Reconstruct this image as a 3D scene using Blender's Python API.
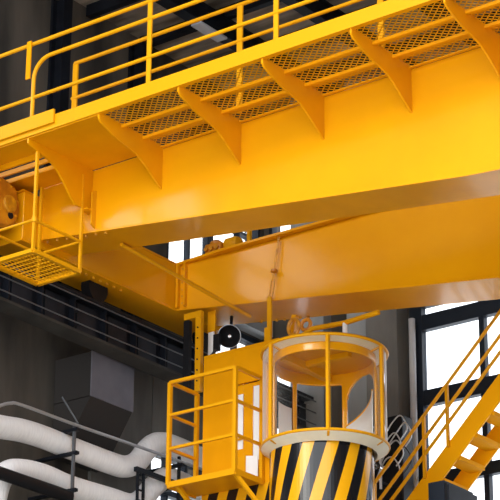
import bpy, bmesh, math, random
from math import sin, cos, pi, radians, sqrt, atan2
from mathutils import Vector, Matrix

for o in list(bpy.data.objects):
    bpy.data.objects.remove(o)
SC = bpy.context.scene
COL = SC.collection
random.seed(7)

# ------------------------------------------------------------------ camera
cam = bpy.data.cameras.new('camera')
cam.sensor_width = 36.0
cam.lens = 36.0 * 2235.3 / 500.0
cam.clip_end = 500
co = bpy.data.objects.new('camera', cam)
COL.objects.link(co)
yaw, pit, rol = radians(-37.0722), radians(22.336), radians(.4249)
fw = Vector((cos(pit) * sin(yaw), cos(pit) * cos(yaw), sin(pit)))
rt = Vector((cos(yaw), -sin(yaw), 0))
up = rt.cross(fw)
r2 = rt * cos(rol) + up * sin(rol)
u2 = -rt * sin(rol) + up * cos(rol)
co.matrix_world = Matrix((
    (r2.x, u2.x, -fw.x, 0), (r2.y, u2.y, -fw.y, 0), (r2.z, u2.z, -fw.z, 1.6), (0, 0, 0, 1)))
SC.camera = co

# ------------------------------------------------------------------ light
world = bpy.data.worlds.new('sky')
SC.world = world
world.use_nodes = True
bg = world.node_tree.nodes['Background']
bg.inputs[0].default_value = (.93, .97, 1.0, 1)
bg.inputs[1].default_value = 1.0
sun = bpy.data.lights.new('sun', 'SUN')
sun.energy = .54
sun.angle = radians(26)
sun.color = (1, .95, .86)
so = bpy.data.objects.new('sun', sun)
COL.objects.link(so)
so.rotation_euler = Vector((.05, .83, -.43)).to_track_quat('-Z', 'Y').to_euler()
vs = SC.view_settings
vs.view_transform = 'Standard'
vs.look = 'None'
vs.gamma = 1
vs.use_curve_mapping = False
vs.exposure = 1.68


# ------------------------------------------------------------------ materials
def mat(name, col, rough=.5, metal=0., noise=None, nscale=3., bump=0., spec=.5, stretch=(1, 1, 1), detail=5, coat=0.):
    m = bpy.data.materials.new(name)
    m.use_nodes = True
    nt = m.node_tree
    b = nt.nodes['Principled BSDF']
    b.inputs['Base Color'].default_value = (*col, 1)
    b.inputs['Roughness'].default_value = rough
    b.inputs['Metallic'].default_value = metal
    b.inputs['Specular IOR Level'].default_value = spec
    b.inputs['Coat Weight'].default_value = coat
    b.inputs['Coat Roughness'].default_value = .12
    if noise or bump:
        tc = nt.nodes.new('ShaderNodeTexCoord')
        mp = nt.nodes.new('ShaderNodeMapping')
        mp.inputs['Scale'].default_value = stretch
        nt.links.new(tc.outputs['Object'], mp.inputs[0])
        n = nt.nodes.new('ShaderNodeTexNoise')
        n.inputs['Scale'].default_value = nscale
        n.inputs['Detail'].default_value = detail
        nt.links.new(mp.outputs[0], n.inputs['Vector'])
        if noise:
            r = nt.nodes.new('ShaderNodeValToRGB')
            r.color_ramp.elements[0].position = .35
            r.color_ramp.elements[1].position = .68
            r.color_ramp.elements[0].color = (*noise, 1)
            r.color_ramp.elements[1].color = (*col, 1)
            nt.links.new(n.outputs['Fac'], r.inputs[0])
            nt.links.new(r.outputs[0], b.inputs['Base Color'])
        if bump:
            bp = nt.nodes.new('ShaderNodeBump')
            bp.inputs['Strength'].default_value = bump
            bp.inputs['Distance'].default_value = .02
            nt.links.new(n.outputs['Fac'], bp.inputs['Height'])
            nt.links.new(bp.outputs[0], b.inputs['Normal'])
    return m


def glass_mat(name, tint, refl, haze=0., hazecol=(.8, .8, .78)):
    m = bpy.data.materials.new(name)
    m.use_nodes = True
    nt = m.node_tree
    nt.nodes.remove(nt.nodes['Principled BSDF'])
    out = nt.nodes['Material Output']
    t = nt.nodes.new('ShaderNodeBsdfTransparent')
    t.inputs[0].default_value = (*tint, 1)
    g = nt.nodes.new('ShaderNodeBsdfGlossy')
    g.inputs['Roughness'].default_value = .04
    lw = nt.nodes.new('ShaderNodeLayerWeight')
    lw.inputs[0].default_value = refl
    mx = nt.nodes.new('ShaderNodeMixShader')
    nt.links.new(lw.outputs['Fresnel'], mx.inputs[0])
    nt.links.new(t.outputs[0], mx.inputs[1])
    nt.links.new(g.outputs[0], mx.inputs[2])
    last = mx
    if haze:
        d = nt.nodes.new('ShaderNodeBsdfDiffuse')
        d.inputs[0].default_value = (*hazecol, 1)
        lf = nt.nodes.new('ShaderNodeLayerWeight')
        lf.inputs[0].default_value = .5
        ma = nt.nodes.new('ShaderNodeMath')
        pw = nt.nodes.new('ShaderNodeMath')
        pw.operation = 'POWER'
        pw.inputs[1].default_value = 2.6
        ma.operation = 'MULTIPLY'
        ma.inputs[1].default_value = haze
        nt.links.new(lf.outputs['Facing'], pw.inputs[0])
        nt.links.new(pw.outputs[0], ma.inputs[0])
        m2 = nt.nodes.new('ShaderNodeMixShader')
        nt.links.new(ma.outputs[0], m2.inputs[0])
        nt.links.new(mx.outputs[0], m2.inputs[1])
        nt.links.new(d.outputs[0], m2.inputs[2])
        last = m2
    nt.links.new(last.outputs[0], out.inputs[0])
    return m


def stripe_mat():
    m = bpy.data.materials.new('hazard_stripes')
    m.use_nodes = True
    nt = m.node_tree
    b = nt.nodes['Principled BSDF']
    b.inputs['Roughness'].default_value = .22
    uv = nt.nodes.new('ShaderNodeUVMap')
    uv.uv_map = 'UVMap'
    sx = nt.nodes.new('ShaderNodeSeparateXYZ')
    nt.links.new(uv.outputs[0], sx.inputs[0])
    fr = nt.nodes.new('ShaderNodeMath')
    fr.operation = 'FRACT'
    nt.links.new(sx.outputs[0], fr.inputs[0])
    gt = nt.nodes.new('ShaderNodeMath')
    gt.operation = 'GREATER_THAN'
    gt.inputs[1].default_value = .5
    nt.links.new(fr.outputs[0], gt.inputs[0])
    mx = nt.nodes.new('ShaderNodeMix')
    mx.data_type = 'RGBA'
    mx.inputs['A'].default_value = (.80, .37, .006, 1)
    mx.inputs['B'].default_value = (.008, .008, .01, 1)
    nt.links.new(gt.outputs[0], mx.inputs['Factor'])
    nt.links.new(mx.outputs['Result'], b.inputs['Base Color'])
    return m


YEL = (.80, .345, .002)
M = {}
M['yellow'] = mat('yellow_girder_paint', YEL, .30, noise=(.76, .315, .002), nscale=1.3, bump=.03, coat=.6, spec=.06)
M['yellow'].node_tree.nodes['Principled BSDF'].inputs['Coat IOR'].default_value = 1.65
M['stair'] = mat('stair_yellow_paint', (.88, .39, .002), .35, spec=.15)
M['soft'] = mat('yellow_plate_paint', (.80, .335, .002), .34, noise=(.73, .30, .002), nscale=2.2, bump=.05, coat=.25, spec=.10)
M['rail'] = mat('bright_yellow_rail_paint', (.72, .325, .004), .34, spec=.14)
M['worn'] = mat('worn_yellow_paint', (.76, .35, .006), .4, noise=(.45, .17, .006), nscale=9)
M['orange'] = mat('orange_machine_paint', (.66, .25, .006), .42, noise=(.42, .13, .004), nscale=6, bump=.1)
M['stripes'] = stripe_mat()
M['concrete'] = mat('dark_concrete', (.12, .10, .08), .9, noise=(.026, .023, .020), nscale=1.3, bump=.25, stretch=(1, 1, .22), detail=9)
M['concrete_mid'] = mat('mid_concrete', (.19, .18, .165), .9, noise=(.09, .086, .08), nscale=1.5, bump=.2, stretch=(1, 1, .3), detail=8)
M['concrete_light'] = mat('grey_concrete', (.36, .37, .37), .9, noise=(.20, .20, .20), nscale=1.5, bump=.2, stretch=(1, 1, .3), detail=8)
M['board'] = mat('dark_roof_boards', (.46, .39, .32), .9, noise=(.10, .085, .07), nscale=1.4, stretch=(.5, 2.2, 1), detail=8)
M['floor'] = mat('floor_concrete', (.66, .63, .58), .8, noise=(.58, .56, .52), nscale=.6)
M['bluesteel'] = mat('blue_black_steel', (.010, .012, .018), .5, noise=(.005, .006, .009), nscale=2.5, spec=.15)
M['panel'] = mat('slate_blue_steel', (.016, .019, .027), .5, noise=(.009, .011, .016), nscale=3, spec=.15)
M['flange'] = mat('brown_black_steel', (.05, .047, .042), .7, noise=(.03, .028, .026), nscale=2, spec=.15)
M['wire'] = mat('dull_wire', (.07, .075, .085), .5)
M['tread'] = mat('matt_yellow_tread', (.80, .345, .002), .6, spec=.06)
M['paleboard'] = mat('pale_sheet', (.55, .55, .52), .6)
M['greysteel'] = mat('pale_grey_steel', (.42, .43, .46), .5)
M['frame'] = mat('dark_window_steel', (.013, .018, .028), .45, spec=.15)
M['black'] = mat('black_steel', (.010, .010, .012), .5, spec=.15)
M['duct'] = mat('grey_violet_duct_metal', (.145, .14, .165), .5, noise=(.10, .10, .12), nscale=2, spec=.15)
M['duct_shaded'] = mat('shaded_duct_metal', (.028, .025, .024), .6, spec=.15)  # duct metal again, with the shade of the hopper's side and slope put in
M['wrap'] = mat('white_pipe_wrap', (.84, .82, .82), .7, noise=(.76, .74, .75), nscale=7, bump=.35, stretch=(1, 6, 1))
M['galv'] = mat('galvanised_pipe', (.30, .31, .33), .35, metal=.3)
M['chrome'] = mat('bright_metal', (.75, .75, .76), .2, metal=.9)
M['cream'] = mat('cream_panel', (.88, .80, .64), .5, noise=(.80, .71, .54), nscale=3)
M['white'] = mat('white_board', (.82, .82, .82), .6)
M['ceil'] = mat('cab_ceiling_orange', (.66, .27, .006), .5)
M['pane'] = glass_mat('window_glass', (.97, .98, 1), .15)
M['cabglass'] = glass_mat('cab_acrylic', (.95, .95, .94), .05, haze=.8)
M['cable'] = mat('black_cable', (.012, .012, .013), .5)
M['silver'] = mat('silver_hose', (.55, .56, .58), .35, metal=.4)


# ------------------------------------------------------------------ builders
class MB:
    def __init__(s):
        s.v, s.f, s.uv = [], [], {}

    def add(s, vs_, fs):
        n = len(s.v)
        s.v += [tuple(p) for p in vs_]
        s.f += [tuple(i + n for i in f) for f in fs]
        return s

    def box(s, x0, x1, y0, y1, z0, z1):
        x0, x1 = sorted((x0, x1)); y0, y1 = sorted((y0, y1)); z0, z1 = sorted((z0, z1))
        return s.add([(x0, y0, z0), (x1, y0, z0), (x1, y1, z0), (x0, y1, z0), (x0, y0, z1), (x1, y0, z1), (x1, y1, z1), (x0, y1, z1)],
                     [(0, 3, 2, 1), (4, 5, 6, 7), (0, 1, 5, 4), (1, 2, 6, 5), (2, 3, 7, 6), (3, 0, 4, 7)])

    def bar(s, a, b, w, h):
        """square bar between two points, w horizontal, h upright"""
        a, b = Vector(a), Vector(b)
        d = (b - a).normalized()
        q = Vector((0, 0, 1)) if abs(d.z) < .95 else Vector((0, 1, 0))
        r = d.cross(q).normalized() * w / 2
        u = r.cross(d).normalized() * h / 2
        p = [a - r - u, a + r - u, a + r + u, a - r + u, b - r - u, b + r - u, b + r + u, b - r + u]
        return s.add(p, [(0, 1, 2, 3), (7, 6, 5, 4), (4, 5, 1, 0), (5, 6, 2, 1), (6, 7, 3, 2), (7, 4, 0, 3)])

    def prism(s, poly, axis, a0, a1):
        """poly in the plane across `axis`: x->(y,z), y->(x,z), z->(x,y)"""
        def P(p, a):
            return {'x': (a, p[0], p[1]), 'y': (p[0], a, p[1]), 'z': (p[0], p[1], a)}[axis]
        n = len(poly)
        vs_ = [P(p, a0) for p in poly] + [P(p, a1) for p in poly]
        fs = [tuple(range(n)), tuple(range(2 * n - 1, n - 1, -1))]
        fs += [((i + 1) % n, i, n + i, n + (i + 1) % n) for i in range(n)]
        return s.add(vs_, fs)

    def tube(s, pts, r, n=10, closed=False):
        pts = [Vector(p) for p in pts]
        k = len(pts)
        rings = []
        prev = None
        for i, p in enumerate(pts):
            if closed:
                d = (pts[(i + 1) % k] - pts[i - 1]).normalized()
            elif i == 0:
                d = (pts[1] - p).normalized()
            elif i == k - 1:
                d = (p - pts[-2]).normalized()
            else:
                d = ((pts[i + 1] - p).normalized() + (p - pts[i - 1]).normalized()).normalized()
            if prev is None:
                q = Vector((0, 0, 1)) if abs(d.z) < .9 else Vector((1, 0, 0))
                a = d.cross(q).normalized()
            else:
                a = (prev - d * prev.dot(d)).normalized()
            prev = a
            b = d.cross(a)
            rr = r[i] if isinstance(r, (list, tuple)) else r
            rings.append([p + (a * cos(2 * pi * j / n) + b * sin(2 * pi * j / n)) * rr for j in range(n)])
        vs_ = [q for ring in rings for q in ring]
        fs = []
        for i in range(k if closed else k - 1):
            A, B = i * n, ((i + 1) % k) * n
            fs += [(A + j, A + (j + 1) % n, B + (j + 1) % n, B + j) for j in range(n)]
        if not closed:
            fs += [tuple(range(n - 1, -1, -1)), tuple(range((k - 1) * n, k * n))]
        return s.add(vs_, fs)

    def cyl(s, a, b, r, n=24, r2=None):
        return s.tube([a, b], [r, r if r2 is None else r2], n)

    def lathe(s, c, prof, axis=(0, 0, 1), n=40):
        """prof: (radius, height along axis) from c"""
        ax = Vector(axis).normalized()
        q = Vector((0, 0, 1)) if abs(ax.z) < .9 else Vector((1, 0, 0))
        a = ax.cross(q).normalized()
        b = ax.cross(a)
        c = Vector(c)
        vs_ = []
        for r, h in prof:
            vs_ += [c + ax * h + (a * cos(2 * pi * j / n) + b * sin(2 * pi * j / n)) * r for j in range(n)]
        fs = []
        for i in range(len(prof) - 1):
            fs += [(i * n + j, i * n + (j + 1) % n, (i + 1) * n + (j + 1) % n, (i + 1) * n + j) for j in range(n)]
        return s.add(vs_, fs)

    def build(s, name, m, parent=None, bevel=0., uvf=None, solid=0.):
        o_ = Vector((0, 0, 0))
        if parent:
            o_ = origin(parent)
        elif s.v:
            xs = [p[0] for p in s.v]; ys = [p[1] for p in s.v]; zs = [p[2] for p in s.v]
            o_ = Vector(((min(xs) + max(xs)) / 2, (min(ys) + max(ys)) / 2, min(zs)))
        me = bpy.data.meshes.new(name)
        me.from_pydata([tuple(Vector(p) - o_) for p in s.v], [], s.f)
        if uvf:
            ul = me.uv_layers.new(name='UVMap')
            for poly in me.polygons:
                for li in poly.loop_indices:
                    ul.data[li].uv = uvf(s.v[me.loops[li].vertex_index])
        bm = bmesh.new()
        bm.from_mesh(me)
        bmesh.ops.recalc_face_normals(bm, faces=bm.faces)
        for f in bm.faces:
            f.smooth = True
        for e in bm.edges:
            if len(e.link_faces) == 2 and e.calc_face_angle(0) > radians(32):
                e.smooth = False
        bm.to_mesh(me)
        bm.free()
        me.materials.append(M[m])
        o = bpy.data.objects.new(name, me)
        COL.objects.link(o)
        if parent:
            o.parent = parent
        else:
            o.location = o_
        if solid:
            md = o.modifiers.new('solid', 'SOLIDIFY')
            md.thickness = solid
            md.offset = 0
        if bevel:
            md = o.modifiers.new('bevel', 'BEVEL')
            md.width = bevel
            md.segments = 2
            md.limit_method = 'ANGLE'
        return o


def origin(o):
    v = Vector(o.location)
    while o.parent:
        o = o.parent
        v = v + Vector(o.location)
    return v


def tag(o, label, cat, group=None, kind=None):
    if label: o['label'] = label
    if cat: o['category'] = cat
    if group: o['group'] = group
    if kind: o['kind'] = kind
    return o


def thing(name, label, cat, loc, group=None):
    o = bpy.data.objects.new(name, None)
    o.empty_display_size = .1
    COL.objects.link(o)
    o.location = loc
    return tag(o, label, cat, group)


def struct(name, mb, m, label=None, bevel=0.):
    o = mb.build(name, m, None, bevel)
    return tag(o, label, None, kind='structure')


def arc(c, r, a0, a1, n, z=None, plane='xy'):
    out = []
    for i in range(n + 1):
        a = a0 + (a1 - a0) * i / n
        if plane == 'xy':
            out.append((c[0] + r * cos(a), c[1] + r * sin(a), c[2]))
        elif plane == 'xz':
            out.append((c[0] + r * cos(a), c[1], c[2] + r * sin(a)))
        else:
            out.append((c[0], c[1] + r * cos(a), c[2] + r * sin(a)))
    return out


# ------------------------------------------------------------------ setting
XW, YB, ZC = -19.0, 25.5, 17.0


def wall_with_holes(axis, at0, at1, u0, u1, z0, z1, holes):
    mb = MB()
    us = sorted({u0, u1, *[h[0] for h in holes], *[h[1] for h in holes]})
    zs = sorted({z0, z1, *[h[2] for h in holes], *[h[3] for h in holes]})
    for i in range(len(us) - 1):
        run = None
        for j in range(len(zs) - 1):
            cu, cz = (us[i] + us[i + 1]) / 2, (zs[j] + zs[j + 1]) / 2
            hole = any(h[0] < cu < h[1] and h[2] < cz < h[3] for h in holes)
            if not hole:
                run = [zs[j], zs[j + 1]] if run is None else [run[0], zs[j + 1]]
            if (hole or j == len(zs) - 2) and run:
                if axis == 'x':
                    mb.box(at0, at1, us[i], us[i + 1], *run)
                else:
                    mb.box(us[i], us[i + 1], at0, at1, *run)
                run = None
    return mb


LW = [(22.86, 24.06, 9.1, 10.86), (24.2, 25.44, 10.2, 13.15), (23.15, 25.4, 13.5, 15.3), (14.2, 19.2, 13.3, 15.2)]
struct('wall_left', wall_with_holes('x', XW - .3, XW, 2, YB + .3, 0, 24, LW), 'concrete')
BW = [(-16.37, -12.6, 8.6, 13.3), (-18.9, -16.4, 13.75, 15.2), (-12.4, -7.5, 14.4, 16.4), (-18.95, -18.45, 10.5, 13.1)]
struct('wall_back', wall_with_holes('y', YB, YB + .3, XW, 2.3, 0, ZC, BW), 'concrete')
struct('wall_right', MB().box(2.0, 2.3, 9, YB + .3, 0, ZC), 'concrete')
struct('floor', MB().box(-30, 12, -14, 32, -.2, 0), 'floor')
struct('ceiling', MB().box(XW + .001, 2.3, 15, YB + .3, ZC, ZC + .2), 'board')

# grey concrete pilasters on the back wall
struct('trim_1', MB().box(-17.32, -16.95, YB - .22, YB, 0, ZC), 'concrete_light')
struct('trim_2', MB().box(-16.93, -16.40, YB - .30, YB, 0, ZC), 'concrete_mid')
struct('trim_3', MB().box(-18.35, -17.75, YB - .2, YB, 0, ZC), 'concrete_light')
# paler concrete band low on the left wall
struct('trim_4', MB().box(XW, XW + .05, 21.6, 22.84, 8.5, 11.9), 'concrete_mid')
struct('trim_5', MB().box(XW, XW + .05, 22.86, 24.28, 10.9, 11.9), 'concrete_mid')
struct('trim_6', MB().box(XW, XW + .22, 21.3, 25.45, 13.18, 13.47), 'concrete_light')


def window(name, axis, at, u0, u1, z0, z1, vert, horiz, label, fw_=.08, d=.12):
    """vert: (u, width); horiz: (z0, z1)"""
    def bx(mb, a, b, c, e, dd=0):
        if axis == 'x':
            mb.box(at - d, at - dd, a, b, c, e)
        else:
            mb.box(a, b, at + dd, at + d, c, e)
        return mb
    f = MB()
    bx(f, u0, u0 + fw_, z0, z1); bx(f, u1 - fw_, u1, z0, z1)
    bx(f, u0 + fw_, u1 - fw_, z0, z0 + fw_); bx(f, u0 + fw_, u1 - fw_, z1 - fw_, z1)
    o = struct(name, f, 'frame', label)
    for u, w in vert:
        bx(MB(), u - w / 2, u + w / 2, z0 + fw_, z1 - fw_, .02).build('mullion', 'frame', o)
    for a, b in horiz:
        bx(MB(), u0 + fw_, u1 - fw_, a, b, .01).build('transom', 'frame', o)
    p = MB()
    if axis == 'x':
        p.box(at - .075, at - .065, u0 + fw_, u1 - fw_, z0 + fw_, z1 - fw_)
    else:
        p.box(u0 + fw_, u1 - fw_, at + .065, at + .075, z0 + fw_, z1 - fw_)
    p.build('pane', 'pane', o)
    return o


window('window_1', 'y', YB, -16.37, -12.6, 8.6, 13.3, [(-15.19, .085), (-14.2, .085)],
       [(12.74, 12.97), (11.60, 11.83), (10.42, 10.60)], 'tall bright window in dark steel frame right of the concrete column', fw_=.20)
window('window_2', 'x', XW, 22.86, 24.06, 9.1, 10.86, [(23.3, .05), (23.72, .05)], [(10.25, 10.33), (9.7, 9.78)],
       'low bright window behind the wrapped pipes', fw_=.06)
window('window_3', 'x', XW, 24.2, 25.44, 10.2, 13.15, [(24.85, .05)], [(11.6, 11.68)], 'narrow bright window beyond the cab entrance')
window('window_4', 'x', XW, 23.15, 25.4, 13.5, 15.3, [(23.7, .035), (24.14, .035), (24.24, .05), (24.9, .035)], [(14.75, 14.79)],
       'bright high window in the left wall seen between the two girders', fw_=.05)
window('window_5', 'y', YB, -18.9, -16.4, 13.75, 15.2, [(-18.2, .05), (-17.6, .04), (-16.9, .05)], [(14.5, 14.56)],
       'bright high window in the back wall seen between the two girders', fw_=.06)
window('window_8', 'y', YB, -18.95, -18.45, 10.5, 13.1, [], [(11.9, 11.96)], 'narrow bright window in the corner behind the operator cab', fw_=.05)
window('window_6', 'y', YB, -12.4, -7.5, 14.4, 16.4, [(-11.2, .1), (-10, .1), (-8.8, .1)], [(15.3, 15.4)],
       'high window above the crane walkway')

window('window_7', 'x', XW, 14.2, 19.2, 13.3, 15.2, [(15.4, .05), (16.7, .05), (18, .05)], [(14.3, 14.34)], 'large bright window in the left wall outside the picture', fw_=.06)

# roof steel under the ceiling
for i, y in enumerate((21.2, 22.4, 23.6, 24.8)):
    t = MB().box(-18.95, -.05, y - .05, y + .05, 16.82, 17.0).build('roof_purlin', 'bluesteel')
    tag(t, ['nearest', 'second nearest', 'second farthest', 'farthest'][i] + ' dark steel roof purlin running left to right', 'roof beam', 'roof purlins under the boards')
RBX = (-17.42, -16.0, -14.6, -13.2)
for i, x in enumerate(RBX):
    t = thing('roof_beam', 'blue steel roof beam running towards the back wall, ' + ['leftmost', 'second from left', 'third from left', 'rightmost'][i] + ' of the row',
              'roof beam', (x, 20, 16.5), 'roof beams towards the back wall')
    MB().box(x - .012, x + .012, 17.5, YB, 16.53, 16.80).build('web', 'bluesteel', t)
    MB().box(x - .09, x + .09, 17.5, YB, 16.50, 16.53).build('flange', 'bluesteel', t)
    MB().box(x - .09, x + .09, 17.5, YB, 16.79, 16.82).build('flange', 'bluesteel', t)
for i, y in enumerate((20.55, 22.25, 23.75)):
    t = MB()
    zc = 15.36 if y > 23 else 12.0
    t.box(XW + .005, XW + .05, y - .09, y + .09, zc, 16.8).box(XW + .05, XW + .22, y - .012, y + .012, zc, 16.8).box(XW + .22, XW + .25, y - .09, y + .09, zc, 16.8)
    tag(t.build('steel_column', 'bluesteel'), 'dark blue steel column against left wall above runway, ' + ['nearest', 'middle', 'farthest'][i] + ' of three',
        'column', 'steel columns on the left wall')

tag(MB().box(-17.50, -17.32, 21.75, 22.35, 16.46, 16.49).build('lit_patch', 'greysteel'), 'pale grey patch added for the lit underside of the dark roof steel', 'plate')  # added plate: light on the beam's underside put into a pale colour
# ------------------------------------------------------------------ crane runway
t = thing('runway_beam', 'dark steel crane runway beam along the left wall', 'beam', (-18.12, 20, 11.50))
MB().box(-18.13, -18.10, 13, 25.35, 11.54, 11.98).build('web', 'bluesteel', t)
MB().box(-18.28, -17.98, 13, 25.35, 11.50, 11.54).build('bottom_flange', 'flange', t)
MB().box(-18.32, -17.93, 13, 25.35, 11.98, 12.02).build('top_flange', 'bluesteel', t)
y = 17.62
while y < 25.2:
    MB().box(-18.098, -18.0, y - .012, y + .012, 11.54, 11.98).build('stiffener', 'bluesteel', t)
    MB().box(-18.098, -18.07, y + .12, y + .50, 11.57, 11.94).build('cover_panel', 'panel', t)
    y += .62
MB().box(-18.155, -18.09, 13, 25.35, 12.02, 12.08).build('rail', 'greysteel', t)
for i, (z, lb) in enumerate(((11.585, 'lowest conductor wire along the runway beam'), (11.765, 'middle conductor wire along the runway beam'), (11.94, 'top conductor wire along the runway beam'))):
    w = thing('conductor_wire', lb, 'wire', (-17.89, 20, z), 'conductor wires along the runway')
    MB().tube([(-17.89, 15, z), (-17.89, 20, z - .008), (-17.89, 25.3, z)], .009, 6).build('strand', 'wire', w)
    for y in (17.62, 20.10, 22.58):
        MB().bar((-17.998, y, z), (-17.885, y, z), .025, .025).build('insulator', 'black', w)

# ------------------------------------------------------------------ front girder
GX0, GX1 = -17.85, -5.5
def zbf(x): return 12.345 - .123 * (x + 17.0) if x < -11.55 else 12.345 - .123 * 5.45 - .08 * (x + 11.55)
def zbr(x): return 12.345 - .137 * (x + 17.8) if x < -11.6 else 12.345 - .137 * 6.2 - .08 * (x + 11.6)

t = thing('bridge_girder', 'deep yellow front crane girder carrying the grated walkway', 'girder', (-12, 19.5, 11.6))
xs = [GX0, -17.45, -11.55, GX1]
MB().prism([(x, zbf(x)) for x in xs] + [(GX1, 13.17), (GX0, 13.17)], 'y', 19.22, 19.83).build('box_section', 'yellow', t, .006)
MB().prism([(x, zbf(x) - .022) for x in xs] + [(x, zbf(x) - .001) for x in reversed(xs)], 'y', 19.205, 19.86).build('bottom_flange', 'soft', t)
MB().prism([(19.219, 12.36), (19.14, 12.40), (19.14, 12.83), (19.219, 12.87)], 'x', -16.945, -16.925).build('stiffener', 'rail', t)
# curved end bracket with a foot plate
ebr = [(18.02, 13.165), (18.02, 13.10), (18.06, 13.08), (18.19, 13.055), (18.33, 13.03), (18.47, 12.985), (18.60, 12.90), (18.72, 12.78), (18.82, 12.67), (18.91, 12.60), (19.0, 12.60), (19.218, 12.62), (19.218, 13.165)]
MB().prism(ebr, 'x', -17.02, -16.995).build('end_bracket', 'soft', t)
MB().box(-17.05, -16.93, 19.06, 19.218, 12.58, 12.60).build('foot_plate', 'soft', t)
for i in range(7):
    x = -17.75 + .16 * i
    MB().cyl((x, 19.26, zbf(x) - .045), (x, 19.26, zbf(x) - .022), .018, 8).build('bolt', 'worn', t)

# ------------------------------------------------------------------ walkway on the front girder
t = thing('crane_walkway', 'yellow crane walkway with expanded metal deck above the front girder', 'walkway', (-12, 18.6, 13.18))
MB().box(-18.9, GX1, 18.0, 18.02, 13.18, 13.36).build('fascia', 'rail', t, .003)
MB().box(-18.9, GX1, 18.02, 18.07, 13.18, 13.195).build('fascia_lip', 'soft', t)
MB().box(-18.9, -16.56, 17.965, 17.998, 13.24, 13.42).build('toe_plate', 'rail', t, .003)
MB().box(-17.02, -15.90, 18.021, 19.2, 13.165, 13.178).build('soffit_plate', 'soft', t)
MB().box(-18.9, -17.02, 18.021, 18.40, 13.165, 13.178).build('soffit_plate', 'soft', t)
MB().box(-18.9, -17.02, 18.40, 18.43, 13.09, 13.164).build('edge_angle', 'soft', t)
MB().box(-18.9, -17.03, 18.78, 19.2, 13.13, 13.15).build('soffit_plate', 'soft', t)
MB().box(-18.9, -17.03, 18.752, 18.78, 13.09, 13.15).build('edge_angle', 'soft', t)
MB().box(-18.9, -17.03, 18.60, 18.63, 13.12, 13.178).build('edge_angle', 'soft', t)
BR = [(18.021, 13.205), (18.021, 13.12), (18.05, 13.085), (18.15, 13.045), (18.28, 13.0), (18.42, 12.965), (18.56, 12.945), (18.72, 12.915), (18.86, 12.85), (19.02, 12.75), (19.219, 12.62), (19.219, 13.205)]
bxs = [-15.885 + 1.21 * k for k in range(9)]
for x in bxs:
    if x < GX1:
        MB().prism(BR, 'x', x - .012, x + .012).build('bracket', 'soft', t)


def grating(x0, x1, y0, y1, z, cell=.088, w=.0135, th=.004):
    """expanded metal: a lattice of slanted strands"""
    mb = MB()
    nx = max(1, round((x1 - x0) / cell))
    cy = .083
    ny = max(1, round((y1 - y0) / cy))
    cx, cyy = (x1 - x0) / nx, (y1 - y0) / ny
    for i in range(nx):
        for j in range(ny):
            X, Y = x0 + i * cx, y0 + j * cyy
            for a, b in (((X, Y + cyy / 2), (X + cx / 2, Y + cyy)), ((X + cx / 2, Y + cyy), (X + cx, Y + cyy / 2)),
                         ((X, Y + cyy / 2), (X + cx / 2, Y)), ((X + cx / 2, Y), (X + cx, Y + cyy / 2))):
                A, B = Vector((a[0], a[1], z)), Vector((b[0], b[1], z))
                n = Vector((-(B - A).y, (B - A).x, 0)).normalized() * w / 2
                up_ = Vector((0, 0, th))
                mb.add([A - n, A + n, B + n, B - n, A - n + up_, A + n + up_, B + n + up_, B - n + up_],
                       [(0, 1, 2, 3), (7, 6, 5, 4), (0, 4, 5, 1), (2, 6, 7, 3), (1, 5, 6, 2), (3, 7, 4, 0)])
    return mb


for k in range(len(bxs)):
    x0 = bxs[k] + .014
    x1 = min(bxs[k] + 1.196, GX1)
    if x1 - x0 > .3:
        grating(x0, x1, 18.08, 19.20, 13.185).build('grating_panel', 'rail', t)
for y0, y1 in ((18.42, 18.455), (18.82, 18.855)):
    for k in range(len(bxs)):
        x0, x1 = bxs[k] + .014, min(bxs[k] + 1.196, GX1)
        if x1 - x0 > .3:
            MB().box(x0, x1, y0, y1, 13.145, 13.183).build('deck_bearer', 'soft', t)
for y0, y1 in ((18.50, 18.60), (18.93, 19.03)):
    MB().box(-15.87, GX1, y0, y1, 13.21, 13.235).build('deck_plank', 'rail', t)
MB().box(-15.87, GX1, 19.17, 19.21, 13.165, 13.18).build('edge_angle', 'soft', t)

# ------------------------------------------------------------------ guard rails
RY = 18.05
t = thing('guard_rail', 'yellow tube guard rail on the outer edge of the crane walkway', 'railing', (-12, RY, 13.36))
MB().tube([(-19.6, RY, 14.47), (GX1, RY, 14.47)], .026).build('top_rail', 'rail', t)
bend = [(-16.99, RY, 13.362), (-16.99, RY, 13.95)] + [(-16.99 + .26 - .26 * cos(a), RY, 13.975 + .26 * sin(a)) for a in [radians(q) for q in range(0, 91, 10)]]
MB().tube(bend + [(GX1, RY, 14.235)], .026).build('hand_rail', 'rail', t)
MB().tube([(-19.6, RY, 13.72), (GX1, RY, 13.72)], .024).build('middle_rail', 'rail', t)
MB().box(-17.09, -17.02, RY - .045, RY - .027, 13.98, 14.50).build('hanger_plate', 'soft', t)
for x in (-15.15, -13.29, -11.43, -9.57, -7.71, -5.9):
    MB().box(x - .032, x + .032, RY - .012, RY + .012, 13.362, 14.475).build('post', 'rail', t, .003)
RZ = 19.0
t = thing('guard_rail', 'yellow tube guard rail on the inner edge of the crane walkway', 'railing', (-12, RZ, 13.2))
MB().tube([(-17.18, RZ, 14.64), (GX1, RZ, 14.64)], .026).build('top_rail', 'rail', t)
MB().tube([(-17.21, RZ, 14.145), (GX1, RZ, 14.145)], .024).build('middle_rail', 'rail', t)
for x in (-17.16, -14.53, -12.5, -10.2, -7.9):
    MB().box(x - .04, x + .04, RZ - .014, RZ + .014, 13.19, 14.64).build('post', 'rail', t, .003)

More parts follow.
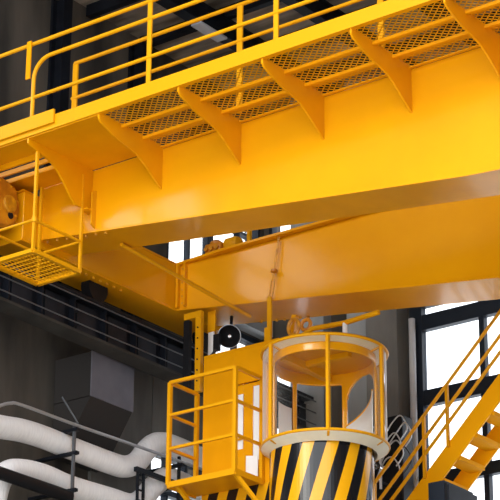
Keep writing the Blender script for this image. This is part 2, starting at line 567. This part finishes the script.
# ------------------------------------------------------------------ hanging inspection basket
t = thing('inspection_basket', 'small yellow basket with mesh floor hanging under the walkway end', 'basket', (-17.35, 18.6, 11.74))
bx0, bx1, by0, by1, bz = -17.69, -17.0, 18.19, 19.04, 11.745
for x, y, ztop in ((bx1, by0, 13.05), (bx1, by1, 13.05), (bx0, by1, 13.05), (bx0, by0, 13.16)):
    MB().bar((x, y, bz), (x, y, ztop), .034, .034).build('post', 'rail', t)
fr = MB()
fr.bar((bx0, by0, bz), (bx1, by0, bz), .05, .05).bar((bx0, by1, bz), (bx1, by1, bz), .05, .05)
fr.bar((bx0, by0, bz), (bx0, by1, bz), .05, .05).bar((bx1, by0, bz), (bx1, by1, bz), .05, .05)
fr.build('floor_frame', 'rail', t)
g = MB()
for i in range(1, 9):
    y = by0 + (by1 - by0) * i / 9
    g.box(bx0, bx1, y - .005, y + .005, bz - .006, bz + .006)
for i in range(1, 13):
    x = bx0 + (bx1 - bx0) * i / 13
    g.box(x - .004, x + .004, by0, by1, bz - .006, bz + .004)
g.build('floor_grating', 'rail', t)
for a, b in (((bx0, by0), (bx1, by0)), ((bx1, by0), (bx1, by1)), ((bx0, by1), (bx1, by1)), ((bx0, by0), (bx0, by1))):
    MB().tube([(*a, 12.145), (*b, 12.145)], .018, 8).build('middle_rail', 'rail', t)
MB().lathe((bx1, by0, 12.145), [(.0, -.03), (.035, -.03), (.035, .03), (0, .03)], n=12).build('clamp', 'rail', t)

# ------------------------------------------------------------------ end carriage, drive
t = thing('end_carriage', 'yellow end carriage joining the two crane girders at the left', 'end carriage', (-18.1, 21, 12.1))
MB().box(-18.38, -17.853, 18.9, 23.3, 12.35, 13.0).build('box_section', 'yellow', t, .01)
MB().box(-18.40, -17.852, 18.88, 23.32, 12.325, 12.349).build('bottom_flange', 'soft', t)
MB().box(-18.40, -17.851, 18.88, 23.32, 13.001, 13.02).build('top_flange', 'soft', t)
for y in (20.6, 22.95):
    MB().cyl((-18.19, y, 12.27), (-18.05, y, 12.27), .19, 28).build('wheel', 'black', t)
for i in range(8):
    y = 19.95 + .14 * i
    MB().cyl((-17.95, y, 12.300), (-17.95, y, 12.325), .02, 8).build('bolt', 'worn', t)

t = thing('crane_drive', 'yellow gearbox and wheel housing at the left end of the crane', 'gearbox', (-18.1, 18.7, 12.5))
MB().lathe((-18.36, 18.535, 12.74), [(0, .0), (.31, .0), (.335, .02), (.335, .44), (.30, .485), (.22, .50), (0, .50)], (1, 0, 0), 40).build('gear_case', 'orange', t)
MB().lathe((-17.865, 18.64, 12.73), [(.115, 0), (.115, .025), (.10, .035), (0, .035)], (1, 0, 0), 28).build('round_cover', 'worn', t)
MB().lathe((-17.862, 18.67, 12.585), [(.045, 0), (.045, .012), (0, .012)], (1, 0, 0), 16).build('plug', 'black', t)
MB().lathe((-17.862, 18.44, 12.62), [(.05, 0), (.05, .02), (0, .02)], (1, 0, 0), 16).build('boss', 'worn', t)
for k in range(8):
    a = k * pi / 4 + .3
    MB().cyl((-17.885, 18.535 + .265 * cos(a), 12.74 + .265 * sin(a)), (-17.855, 18.535 + .265 * cos(a), 12.74 + .265 * sin(a)), .016, 8).build('bolt', 'worn', t)
MB().lathe((-18.35, 18.45, 13.0), [(0, .0), (.16, .0), (.16, .3), (.12, .36), (0, .36)], (-1, 0, 0), 28).build('motor_end', 'orange', t)
MB().tube([(-18.1, 18.24, 12.60), (-17.87, 18.29, 12.62), (-17.845, 18.36, 12.86), (-17.87, 18.40, 13.05)], .018, 8).build('oil_pipe', 'orange', t)
MB().prism([(18.70, 12.55), (18.87, 12.55), (18.87, 13.0), (18.80, 13.06)], 'x', -18.3, -17.95).build('side_lug', 'orange', t, .01)
MB().box(-18.6, -17.95, 18.55, 18.88, 12.56, 12.62).build('mount_plate', 'soft', t)

# ------------------------------------------------------------------ rear girder
RF, RB = 22.0, 22.72
t = thing('bridge_girder', 'yellow rear crane girder behind, above the operator cab', 'girder', (-12, 22.4, 11.6))
xs = [GX0, -17.4, -11.6, GX1]
MB().prism([(x, zbr(x)) for x in xs] + [(GX1, 12.985), (GX0, 12.985)], 'y', RF, RB).build('box_section', 'yellow', t, .006)
MB().prism([(x, zbr(x) - .022) for x in xs] + [(x, zbr(x) - .001) for x in reversed(xs)], 'y', RF - .02, RB + .03).build('bottom_flange', 'soft', t)
MB().prism([(GX0, 21.96), (-17.0, 21.90), (GX1, 21.96), (GX1, RB + .04), (GX0, RB + .04)], 'z', 12.986, 13.02).build('top_flange', 'soft', t)
MB().box(-17.84, -17.80, 21.94, 21.999, 12.36, 12.98).build('joint_plate', 'soft', t)
MB().box(-17.71, -17.68, 21.94, 21.999, 12.36, 12.98).build('joint_plate', 'soft', t)
for i in range(6):
    MB().cyl((-17.755, 21.975, 12.42 + .1 * i), (-17.755, 21.998, 12.42 + .1 * i), .014, 8).build('bolt', 'worn', t)
for i in range(7):
    x = -16.95 + .13 * i
    MB().cyl((x, RB - .02, zbr(x) - .05), (x, RB - .02, zbr(x) - .022), .02, 8).build('bolt', 'worn', t)

tag(MB().tube([(-16.84, 19.62, 12.265), (-16.84, 22.3, 12.12)], .027).build('tie_pipe', 'rail'),
    'thin yellow tie pipe running from front girder to rear girder', 'pipe')

# hoist motor on the rear girder
t = thing('hoist_motor', 'orange hoist motor standing on top of the rear girder', 'motor', (-17.4, 22.4, 13.02))
MB().box(-17.55, -17.0, 22.12, 22.5, 13.021, 13.07).build('base', 'orange', t, .01)
MB().box(-17.50, -17.22, 22.12, 22.45, 13.07, 13.26).build('gear_case', 'orange', t, .03)
MB().lathe((-17.22, 22.27, 13.20), [(.08, 0), (.12, .03), (.12, .17), (.10, .22), (0, .23)], (1, 0, 0), 28).build('motor_body', 'rail', t)
MB().lathe((-17.40, 22.27, 13.26), [(.09, 0), (.09, .05), (.05, .08), (0, .08)], (0, 0, 1), 20).build('gear_cap', 'orange', t)
for k in range(3):
    MB().lathe((-17.45 + .09 * k, 22.12, 13.17), [(.03, 0), (.03, .03), (0, .03)], (0, -1, 0), 10).build('bolt', 'worn', t)
tag(MB().box(-18.10, -17.90, 22.35, 22.6, 13.021, 13.17).build('junction_box', 'black', None, .01),
    'small black junction box on the rear girder beside the hoist motor', 'box')
tag(MB().box(-16.98, -16.93, 22.4, 22.45, 13.021, 13.75).build('upright_post', 'rail'),
    'short yellow upright on the rear girder right of the hoist motor', 'post')

# ------------------------------------------------------------------ things hanging under the rear girder
t = thing('hanger_rod', 'yellow hanger bar with thin cable in front of the rear girder', 'hanger', (-16.2, 21.9, 11.46))
MB().box(-16.255, -16.195, 21.89, 21.93, 11.49, 12.14).build('hanger_bar', 'rail', t, .004)
MB().box(-16.30, -16.255, 21.895, 21.925, 11.52, 11.72).build('side_lug', 'rail', t)
MB().tube([(-16.25, 21.93, 12.12), (-16.22, 21.93, 12.33), (-16.17, 21.93, 12.50), (-16.15, 21.94, 12.70), (-16.10, 21.95, 12.98)], .010, 8).build('cable', 'worn', t)
MB().tube([(-16.20, 21.93, 12.14), (-16.165, 21.93, 12.30), (-16.185, 21.93, 12.50), (-16.11, 21.94, 12.78), (-16.13, 21.95, 12.98)], .006, 6).build('cable', 'worn', t)
MB().lathe((-16.17, 21.93, 12.50), [(0, -.035), (.045, -.015), (.045, .015), (0, .035)], n=16).build('cable_clamp', 'orange', t)

t = thing('cable_channel', 'upright yellow channel frame hanging left of the cab', 'channel', (-17.5, 21.9, 11.1))
MB().box(-17.42, -17.33, 21.86, 21.93, 11.05, 12.10).build('upright', 'rail', t, .004)
MB().box(-17.62, -17.33, 21.86, 21.93, 12.102, 12.19).build('head_plate', 'rail', t, .004)
MB().box(-17.62, -17.53, 21.86, 21.93, 11.12, 12.09).build('upright', 'black', t)
for i in range(6):
    MB().cyl((-17.375, 21.85, 11.2 + .15 * i), (-17.375, 21.86, 11.2 + .15 * i), .012, 8).build('bolt', 'black', t)
t = thing('hanger_strap', 'flat strap hanging from the rear girder beside the horn', 'strap', (-17.27, 22.1, 11.6))
MB().box(-17.40, -17.28, 22.10, 22.13, 11.95, 12.25).build('strap', 'rail', t, .003)
MB().box(-17.39, -17.30, 22.10, 22.13, 11.62, 11.949).build('lower_strap', 'white', t, .003)
MB().box(-17.299, -17.20, 22.09, 22.14, 11.66, 11.90).build('terminal_box', 'black', t, .005)

t = thing('signal_horn', 'round dark signal horn hanging under the rear girder', 'horn', (-17.04, 22.25, 11.68))
ax = (.45, -.78, -.28)
MB().lathe((-17.21, 22.36, 11.93), [(.0, -.02), (.05, -.01), (.10, .05), (.135, .11), (.155, .14), (.147, .145), (.12, .11), (.08, .055), (.03, .03), (0, .03)], ax, 36).build('bell', 'black', t)
MB().lathe((-17.21, 22.36, 11.93), [(.150, .138), (.160, .140), (.160, .148), (.150, .150)], ax, 36).build('rim', 'galv', t)
MB().lathe((-17.19, 22.33, 11.92), [(.03, .0), (.03, .06), (.02, .085), (0, .09)], ax, 16).build('centre_cap', 'chrome', t)
MB().bar((-17.21, 22.36, 11.93), (-17.21, 22.38, 12.235), .03, .03).build('bracket', 'black', t)
for nm, pts, lb in (
        ('c1', [(-17.5, 21.95, 11.52), (-17.38, 22.0, 11.50), (-17.28, 22.06, 11.62), (-17.25, 22.08, 11.68)], 'upper black cable drooping from the yellow channel to the terminal box'),
        ('c2', [(-17.46, 21.97, 11.30), (-17.36, 22.0, 11.38), (-17.27, 22.02, 11.56), (-17.22, 22.08, 11.66)], 'lower black cable drooping from the yellow channel to the terminal box')):
    tag(MB().tube(pts, .012, 8).build('power_cable', 'cable'), lb, 'cable', 'cables by the horn')

# ------------------------------------------------------------------ operator cab
CX, CY = -15.42, 22.0
DX = CX - .05
A0 = radians(-53)
t = thing('operator_cab', 'round yellow operator cab with curved glazing and hazard striped base', 'crane cab', (CX, CY, 8.7))


def ring(mb, r, z, rr, a0=0, a1=2 * pi, n=72):
    closed = abs(a1 - a0 - 2 * pi) < 1e-6
    pts = arc((CX, CY, z), r, a0, a1 - ((a1 - a0) / n if closed else 0), n - 1 if closed else n)
    return mb.tube(pts, rr, 8, closed)


def uv_flat(p):
    return ((p[0] + 16.6 - .30 * (p[2] - 9.4)) / .32 + .25, p[2])


n = 96
dr = MB()
for i in range(n):
    # seam on the far side, so the wrap of the pattern is out of sight
    a, b = A0 + pi + 2 * pi * i / n + .001, A0 + pi + 2 * pi * (i + 1) / n - .0
    a, b = A0 + pi + 2 * pi * i / n, A0 + pi + 2 * pi * (i + 1) / n
    dr.v += [(DX + .655 * cos(q), CY + .655 * sin(q), z) for q in (a, b) for z in (8.7, 9.90)]
    k = len(dr.v) - 4
    dr.f.append((k, k + 2, k + 3, k + 1))
ob = dr.build('striped_drum', 'stripes', t)
# per face arc coordinate (continuous except at the hidden seam)
me = ob.data
ul = me.uv_layers.new(name='UVMap')
for pl in me.polygons:
    i = pl.index
    for li in pl.loop_indices:
        v = me.vertices[me.loops[li].vertex_index].co
        a = atan2(v.y, v.x - (DX - CX)) - (A0 + pi)
        a = a % (2 * pi)
        if i == n - 1 and a < .5: a += 2 * pi
        if i == 0 and a > 6: a -= 2 * pi
        z = v.z + 8.7
        ul.data[li].uv = ((.655 * (a - pi) - .30 * (z - 9.42) + .01) / .305 + .25, z)
MB().lathe((DX, CY, 8.7), [(.65, 0), (0, 0)]).build('drum_bottom', 'black', t)
MB().box(-17.22, CX, 21.8, 22.60, 8.7, 9.59).build('striped_base', 'stripes', t, uvf=uv_flat)
MB().lathe((CX, CY, 9.86), [(.655, 0), (.655, .025), (.80, .085), (.80, .07), (.66, -.01)], n=72).build('lower_soffit', 'cream', t)
ring(MB(), .80, 9.952, .020).build('lower_ring', 'rail', t)
ring(MB(), .80, 11.19, .020).build('upper_ring', 'rail', t)
MB().lathe((CX, CY, 11.19), [(.80, 0), (.66, -.05), (.64, -.05), (.64, .03), (.80, .02)], n=72).build('roof_soffit', 'cream', t)
MB().lathe((CX, CY, 11.20), [(.80, .015), (.4, .05), (0, .06)], n=72).build('roof', 'soft', t)
MB().lathe((CX, CY, 9.93), [(.79, 0), (.79, .012), (0, .012)], n=72).build('cab_floor', 'cream', t)
MB().lathe((CX, CY, 11.14), [(.64, 0), (0, 0)], n=60).build('cab_ceiling', 'ceil', t)
for deg in (-172, -112, -52, 8, 68):
    a = radians(deg)
    c, s_ = cos(a), sin(a)
    MB().bar((CX + .80 * c, CY + .80 * s_, 9.95), (CX + .80 * c, CY + .80 * s_, 11.19), .042, .042).build('glazing_post', 'rail', t)
    MB().bar((CX + .80 * c, CY + .80 * s_, 9.928), (CX + .66 * c, CY + .66 * s_, 9.872), .03, .02).build('soffit_rib', 'rail', t)
    MB().bar((CX + .80 * c, CY + .80 * s_, 11.175), (CX + .65 * c, CY + .65 * s_, 11.13), .03, .02).build('soffit_rib', 'rail', t)
gl = MB()
na = 64
a0g, a1g = radians(-160), radians(55)
for i in range(na + 1):
    a = a0g + (a1g - a0g) * i / na
    gl.v += [(CX + .785 * cos(a), CY + .785 * sin(a), 9.96), (CX + .785 * cos(a), CY + .785 * sin(a), 11.18)]
gl.f = [(2 * i, 2 * i + 2, 2 * i + 3, 2 * i + 1) for i in range(na)]
gl.build('curved_glass', 'cabglass', t)

# inner shell with rounded openings (angle range, z range, corner radius)
OPEN = [(-146, 34, 9.99, 11.03, .16), (44, 98, 10.05, 11.05, .30), (104, 160, 10.05, 11.0, .05), (164, 204, 10.05, 11.0, .06)]
RS = .645
def in_open(a, z):
    for d0, d1, z0, z1, rc in OPEN:
        c = (radians(d0) + radians(d1)) / 2
        h = (radians(d1) - radians(d0)) / 2 * RS
        u = abs(((a - c + pi) % (2 * pi) - pi) * RS)
        w = abs(z - (z0 + z1) / 2)
        hz = (z1 - z0) / 2
        if u < h and w < hz:
            du, dw = u - (h - rc), w - (hz - rc)
            if du > 0 and dw > 0 and du * du + dw * dw > rc * rc:
                continue
            return True
    return False
sh = MB()
NA, NZ = 300, 90
z0s, z1s = 9.95, 11.14
idx = {}
for i in range(NA):
    for j in range(NZ):
        a = 2 * pi * (i + .5) / NA
        z = z0s + (z1s - z0s) * (j + .5) / NZ
        if in_open(a, z): continue
        f = []
        for di, dj in ((0, 0), (1, 0), (1, 1), (0, 1)):
            k = ((i + di) % NA, j + dj)
            if k not in idx:
                idx[k] = len(sh.v)
                aa = 2 * pi * k[0] / NA
                sh.v.append((CX + RS * cos(aa), CY + RS * sin(aa), z0s + (z1s - z0s) * k[1] / NZ))
            f.append(idx[k])
        sh.f.append(tuple(f))
sh.build('inner_shell', 'yellow', t, solid=.03)
MB().box(-15.75, -15.66, 21.5, 22.5, 11.03, 11.138).build('ceiling_beam', 'rail', t)
MB().box(-15.75, -15.0, 21.92, 22.0, 11.07, 11.138).build('ceiling_beam', 'rail', t)
sp = MB()
edge = []
for k in range(17):
    a = radians(98 - 66 * k / 16)
    zt = 10.40 + .30 * k / 16
    p = (CX + .60 * cos(a), CY + .60 * sin(a))
    sp.v += [(*p, 9.945), (*p, zt)]
    edge.append((*p, zt + .012))
sp.f = [(2 * k, 2 * k + 2, 2 * k + 3, 2 * k + 1) for k in range(16)]
ln = MB()
for k in range(9):
    a = radians(170 + 30 * k / 8)
    ln.v += [(CX + .605 * cos(a), CY + .605 * sin(a), 9.945), (CX + .605 * cos(a), CY + .605 * sin(a), 10.62)]
ln.f = [(2 * k, 2 * k + 2, 2 * k + 3, 2 * k + 1) for k in range(8)]
ln.build('inner_lining', 'white', t, solid=.01)
pn = sp.build('lower_panel', 'white', t, solid=.012)
MB().tube(edge, .012, 6).build('panel_edge', 'rail', pn)
# rear compartment, open towards the platform
t2 = MB()
t2.box(-17.22, -16.72, 21.8, 21.83, 9.62, 11.46).box(-16.72, -16.05, 21.8, 21.83, 10.99, 11.46).box(-16.27, -16.05, 21.8, 21.83, 9.62, 10.99)
t2.build('entrance_panel', 'soft', t, .003)
dl = MB().box(-16.585, -16.44, 21.84, 21.86, 9.62, 10.985).box(-16.72, -16.585, 21.84, 21.86, 10.86, 10.985).box(-16.72, -16.585, 21.84, 21.86, 9.62, 10.12)
dl.box(-16.44, -16.275, 21.84, 21.86, 10.93, 10.985).box(-16.44, -16.275, 21.84, 21.86, 9.62, 9.93)
door = dl.build('door', 'yellow', t, .003)
door['label'] = 'yellow cab door with two white strips added for the bright interior'
MB().box(-16.72, -16.60, 21.845, 21.855, 10.12, 10.86).build('bright_strip', 'white', door)  # added white strips standing in for the bright compartment behind the doorway
MB().box(-16.43, -16.275, 21.845, 21.855, 9.93, 10.93).build('bright_strip', 'white', door)
MB().bar((-16.70, 21.825, 10.25), (-16.59, 21.825, 10.25), .02, .025).build('handle', 'rail', door)
MB().box(-16.74, -16.721, 21.79, 21.799, 9.63, 10.99).build('door_jamb', 'rail', t)
bk = MB()
bk.box(-17.22, -17.16, 22.57, 22.60, 9.62, 11.46).box(-17.16, -15.95, 22.57, 22.60, 11.36, 11.46).box(-17.16, -15.95, 22.57, 22.60, 9.62, 9.95)
bk.build('rear_panel', 'soft', t)
sd = MB()
sd.box(-17.22, -17.19, 21.83, 21.90, 9.62, 11.46).box(-17.22, -17.19, 21.90, 22.57, 11.30, 11.46).box(-17.22, -17.19, 21.90, 22.57, 9.62, 10.0)
sd.build('side_panel', 'soft', t)
MB().box(-17.22, -16.0, 21.8, 22.60, 11.461, 11.49).build('compartment_roof', 'soft', t)
MB().box(-17.22, -16.0, 21.8, 22.60, 9.592, 9.618).build('compartment_floor', 'soft', t)
MB().box(-16.60, -16.47, 21.74, 21.799, 9.62, 9.98).build('step_box', 'rail', t)
for pts, nm in (([(-15.98, 22.0, 11.23), (-15.85, 22.0, 11.5), (-15.6, 22.0, 11.59), (-15.1, 22.0, 11.56), (-14.86, 22.0, 11.575), (-14.58, 22.0, 11.59)], 'roof_arm'),
                ([(-15.10, 22.0, 11.25), (-15.10, 22.0, 11.56)], 'roof_stanchion')):
    MB().tube(pts, .034, 10).build(nm, 'rail' if nm == 'roof_arm' else 'white', t)
MB().tube([(-15.88 + .085 * cos(q * pi / 10), 21.97, 11.66 + .11 * sin(q * pi / 10)) for q in range(20)], .026, 8, True).build('lifting_ring', 'worn', t)
MB().tube([(-15.70 + .07 * cos(q * pi / 10), 21.99, 11.66 + .07 * sin(q * pi / 10)) for q in range(20)], .026, 8, True).build('lifting_ring', 'orange', t)
MB().bar((-16.15, 21.9, 11.47), (-15.80, 21.9, 11.30), .05, .05).build('roof_brace', 'rail', t)
MB().bar((-16.05, 22.1, 11.25), (-15.95, 22.1, 11.88), .07, .07).build('suspension_bar', 'soft', t)

# ------------------------------------------------------------------ cab access platform
px0, px1, py0, py1, pz, pt = -17.29, -16.23, 21.2, 21.78, 9.60, 10.97
t = thing('access_platform', 'yellow railed access platform in front of the cab entrance', 'platform', (-16.76, 21.5, 9.57))
MB().box(px0, px1, py0, py1, 9.585, 9.61).build('floor_plate', 'soft', t)
e = MB()
e.box(px0 - .01, px1 + .01, py0 - .02, py0, 9.56, 9.64).box(px1, px1 + .02, py0, py1, 9.56, 9.64).box(px0 - .02, px0, py0, py1, 9.56, 9.64)
e.build('toe_edge', 'rail', t, .003)
for x, y in ((px0, py0), (px1, py0), (px1, py1 - .02), (px0, py1 - .02)):
    MB().bar((x, y, 9.60), (x, y, pt), .05, .05).build('post', 'rail', t)
for k, z in enumerate((pt, 10.53, 10.08)):
    nm = 'top_rail' if k == 0 else 'middle_rail'
    w = .036 if k else .042
    MB().bar((px0, py0, z), (px1, py0, z), w, w).build(nm, 'rail', t)
    MB().bar((px1, py0, z), (px1, py1 - .02, z), w, w).build(nm, 'rail', t)
    MB().bar((px0, py0, z), (px0, py1 - .02, z), w, w).build(nm, 'rail', t)
MB().bar((px1 - .03, py0 + .05, 9.585), (px1 + .18, py0 + .45, 9.10), .05, .05).build('brace', 'rail', t)
MB().bar((px0 + .12, py0 + .05, 9.585), (px0 + .12, 21.79, 9.20), .05, .05).build('brace', 'rail', t)
tag(MB().prism([(-16.435, 9.63), (-16.28, 9.63), (-16.25, 9.67), (-16.25, 9.93), (-16.435, 9.96)], 'y', 21.70, 21.712).build('white_sheet', 'white'),
    'white rectangular sheet standing low at the right end of the access platform', 'sheet')

# ------------------------------------------------------------------ stair
t = thing('steel_stair', 'yellow open steel stair with tube handrails beside the bright window', 'stair', (-15, 24.3, 9))
def sline(x, off): return 10.0 + off + (x + 15.3) * 0.985
sx0, sx1 = -16.9, -12.4
for y in (24.0, 24.62):
    MB().prism([(sx0, sline(sx0, -.40)), (sx1, sline(sx1, -.40)), (sx1, sline(sx1, -.03)), (sx0, sline(sx0, -.03))], 'y', y - .012, y + .012).build('stringer', 'stair', t)
x = sx0 + .2
while x < sx1 - .1:
    z = sline(x, -.20)
    MB().box(x - .04, x + .20, 24.013, 24.607, z - .06, z).build('tread', 'tread', t)
    x += .262
for off, nm in ((.76, 'hand_rail'), (.44, 'middle_rail'), (.22, 'middle_rail')):
    MB().tube([(sx0 + .3, 23.97, sline(sx0 + .3, off)), (sx1, 23.97, sline(sx1, off))], .025).build(nm, 'rail', t)
for x in (-16.0, -15.20, -14.83, -13.6):
    MB().bar((x, 23.97, sline(x, -.1)), (x, 23.97, sline(x, .76)), .04, .04).build('post', 'rail', t)

# dark trunk below the stair
t = thing('cable_cabinet', 'black steel cable cabinet below the stair at the lower right', 'cabinet', (-14.55, 23.4, 9.1))
MB().box(-14.67, -14.43, 23.2, 23.9, 9.12, 9.66).build('casing', 'frame', t, .006)
MB().box(-14.40, -14.37, 23.22, 23.9, 9.12, 9.60).build('side_plate', 'panel', t)
MB().box(-14.428, -14.40, 23.215, 23.25, 9.12, 9.63).build('joint_strip', 'black', t)

# ------------------------------------------------------------------ hopper, pipes on the left wall
t = thing('duct_hopper', 'grey sheet metal duct hopper on the left wall above the pipes', 'duct', (-18.6, 21.2, 10.2))
q = [(-18.35, 20.86, 11.46), (-18.35, 21.72, 11.46), (-18.35, 21.71, 10.92), (-18.35, 20.85, 10.92)]
MB().box(-18.99, -18.355, 20.86, 21.71, 10.92, 11.53).build('casing', 'duct_shaded', t)
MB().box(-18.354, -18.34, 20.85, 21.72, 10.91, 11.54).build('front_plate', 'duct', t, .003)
MB().prism([(-18.35, 10.909), (-18.99, 10.909), (-18.99, 10.18), (-18.82, 10.18)], 'y', 20.86, 21.71).build('sloped_chute', 'duct_shaded', t)


def smooth_path(pts, n=6):
    P = [Vector(p) for p in pts]
    out = []
    for i in range(len(P) - 1):
        p0, p1, p2, p3 = P[max(i - 1, 0)], P[i], P[i + 1], P[min(i + 2, len(P) - 1)]
        for k in range(n):
            u = k / n
            out.append(.5 * ((2 * p1) + (p2 - p0) * u + (2 * p0 - 5 * p1 + 4 * p2 - p3) * u * u + (3 * p1 - p0 - 3 * p2 + p3) * u ** 3))
    out.append(P[-1])
    return out


XP = -18.5
up_ = [(18.2, 10.02), (18.9, 10.08), (19.35, 10.12), (19.71, 10.17), (20.09, 10.19), (20.67, 10.18), (21.46, 10.175), (21.77, 10.20), (22.01, 10.32), (22.2, 10.53), (22.42, 10.69), (22.75, 10.74), (23.48, 10.72), (24.5, 10.70)]
lo_ = [(19.31, 9.0), (19.34, 9.25), (19.42, 9.47), (19.57, 9.60), (19.84, 9.665), (20.21, 9.69), (20.7, 9.665), (21.49, 9.69), (21.9, 9.71), (22.16, 9.85), (22.34, 10.04), (22.57, 10.22), (22.8, 10.27), (23.5, 10.23), (24.5, 10.22)]
tag(MB().tube(smooth_path([(XP, *p) for p in up_]), .148, 20).build('wrapped_pipe', 'wrap'), 'upper thick white wrapped pipe along the left wall', 'pipe', 'white wrapped pipes')
tag(MB().tube(smooth_path([(XP, *p) for p in lo_]), .148, 20).build('wrapped_pipe', 'wrap'), 'lower thick white wrapped pipe bending down at the left edge', 'pipe', 'white wrapped pipes')
hp = [(18.6, 9.7), (18.72, 9.98), (18.85, 10.14), (19.02, 10.25), (19.2, 10.33), (19.41, 10.363), (20.4, 10.37), (21.5, 10.395), (23.0, 10.42), (24.6, 10.44)]
tag(MB().tube(smooth_path([(-18.2, *p) for p in hp]), .021, 10).build('thin_pipe', 'galv'), 'thin galvanised pipe running in front of the wrapped pipes', 'pipe')
tag(MB().tube([(-18.24, 18.0, 9.42), (-18.24, 20.4, 9.42)], .08, 16).build('dark_pipe', 'black'), 'dark pipe at the lower left corner below the wrapped pipes', 'pipe')
for i, (y, z0, z1, lb) in enumerate(((20.46, 9.3, 10.42, 'dark steel pipe bracket holding the wrapped pipes, below the hopper'),
                                     (22.6, 9.3, 10.50, 'dark steel pipe bracket beyond the pipe bends, by the low window'))):
    t = thing('pipe_bracket', lb, 'bracket', (-18.3, y, z0), 'pipe brackets')
    MB().bar((-18.25, y, z0), (-18.25, y, z1), .034, .034).build('upright', 'wire' if i == 0 else 'black', t)
    for z in ((9.53, 10.02, 10.33) if i == 0 else (10.08, 10.385)):
        MB().box(-18.98, -18.18, y - .03, y + .03, z - .03, z + .01).build('arm', 'bluesteel', t)
t = thing('drop_ladder', 'short dark ladder like support under the pipe bend', 'support', (-18.4, 21.85, 9.2))
for y in (21.80, 21.92):
    MB().bar((-18.3, y, 9.2), (-18.3, y, 10.12), .03, .03).build('upright', 'bluesteel', t)
for k in range(6):
    MB().bar((-18.3, 21.80, 9.3 + .14 * k), (-18.3, 21.92, 9.3 + .14 * k), .02, .02).build('rung', 'bluesteel', t)
MB().bar((-18.3, 21.75, 10.13), (-18.3, 22.9, 10.13), .06, .06).build('cross_bar', 'bluesteel', t)
tag(MB().tube([(-18.2, 20.47, 10.40), (-18.3, 20.25, 10.72)], .012, 8).build('thin_rod', 'wire'), 'thin rod rising from the pipe bracket below the hopper', 'rod')

# ------------------------------------------------------------------ hoses on the back wall beside the column
tag(MB().cyl((-16.27, 25.40, 0), (-16.27, 25.40, 12.9), .05, 16).build('grey_conduit', 'greysteel'), 'upright grey conduit at the window edge beside the column', 'conduit')
tag(MB().box(-17.15, -16.15, 24.9, 25.18, 0, 11.32).build('machine_cabinet', 'black', None, .02), 'black machine cabinet behind the stair foot beside the cab', 'cabinet')
t = thing('pipe_manifold', 'silver pipe manifold with valves in front of the black machine cabinet', 'manifold', (-16.6, 24.6, 10.2))
for k, z in enumerate((11.02, 10.78, 10.5)):
    MB().tube([(-17.05, 24.62, z), (-16.2, 24.62, z)], .016, 8).build('pipe', 'silver', t)
for k, x in enumerate((-16.95, -16.62, -16.33)):
    MB().tube([(x, 24.62, 10.2), (x, 24.62, 11.1)], .02, 8).build('riser', 'silver' if k != 1 else 'black', t)
    for z in (10.78, 10.5):
        v = MB().lathe((x, 24.60, z), [(0, .03), (.035, .03), (.035, -.05), (0, -.05)], (0, -1, 0), 12).build('valve', 'chrome', t)
        MB().lathe((x, 24.55, z), [(.045, .012), (.055, .02), (.045, .028)], (0, -1, 0), 14).build('hand_wheel', 'black', v)
    MB().bar((x, 24.62, 10.3), (x, 24.9, 10.3), .03, .03).build('bracket', 'black', t)
rnd = random.Random(3)
HL = ['silver hose looping high behind the stair handrail', 'silver hose looping over the black cabinet', 'pale hose crossing the grey conduit',
      'pale hose sagging low behind the stair', 'dark looped hose at the window edge', 'thin hose hanging lowest behind the stair foot']
for i in range(6):
    x0 = -16.72 + rnd.random() * .25
    z = 11.18 - .13 * i
    yy = 24.86 - .034 * i
    pts = [(x0, 24.89, z + .02), (x0 + .1, yy, z), (x0 + .2, yy, z - .12 - .1 * rnd.random()), (x0 + .38, yy, z - .02 + .12 * rnd.random()), (x0 + .52, yy, z + .10), (x0 + .62, yy, z - .10), (x0 + .5, yy, z - .26)]
    tag(MB().tube(smooth_path(pts), .010, 8).build('hose', 'cable' if i == 4 else 'silver'), HL[i], 'hose', 'hoses behind the stair')
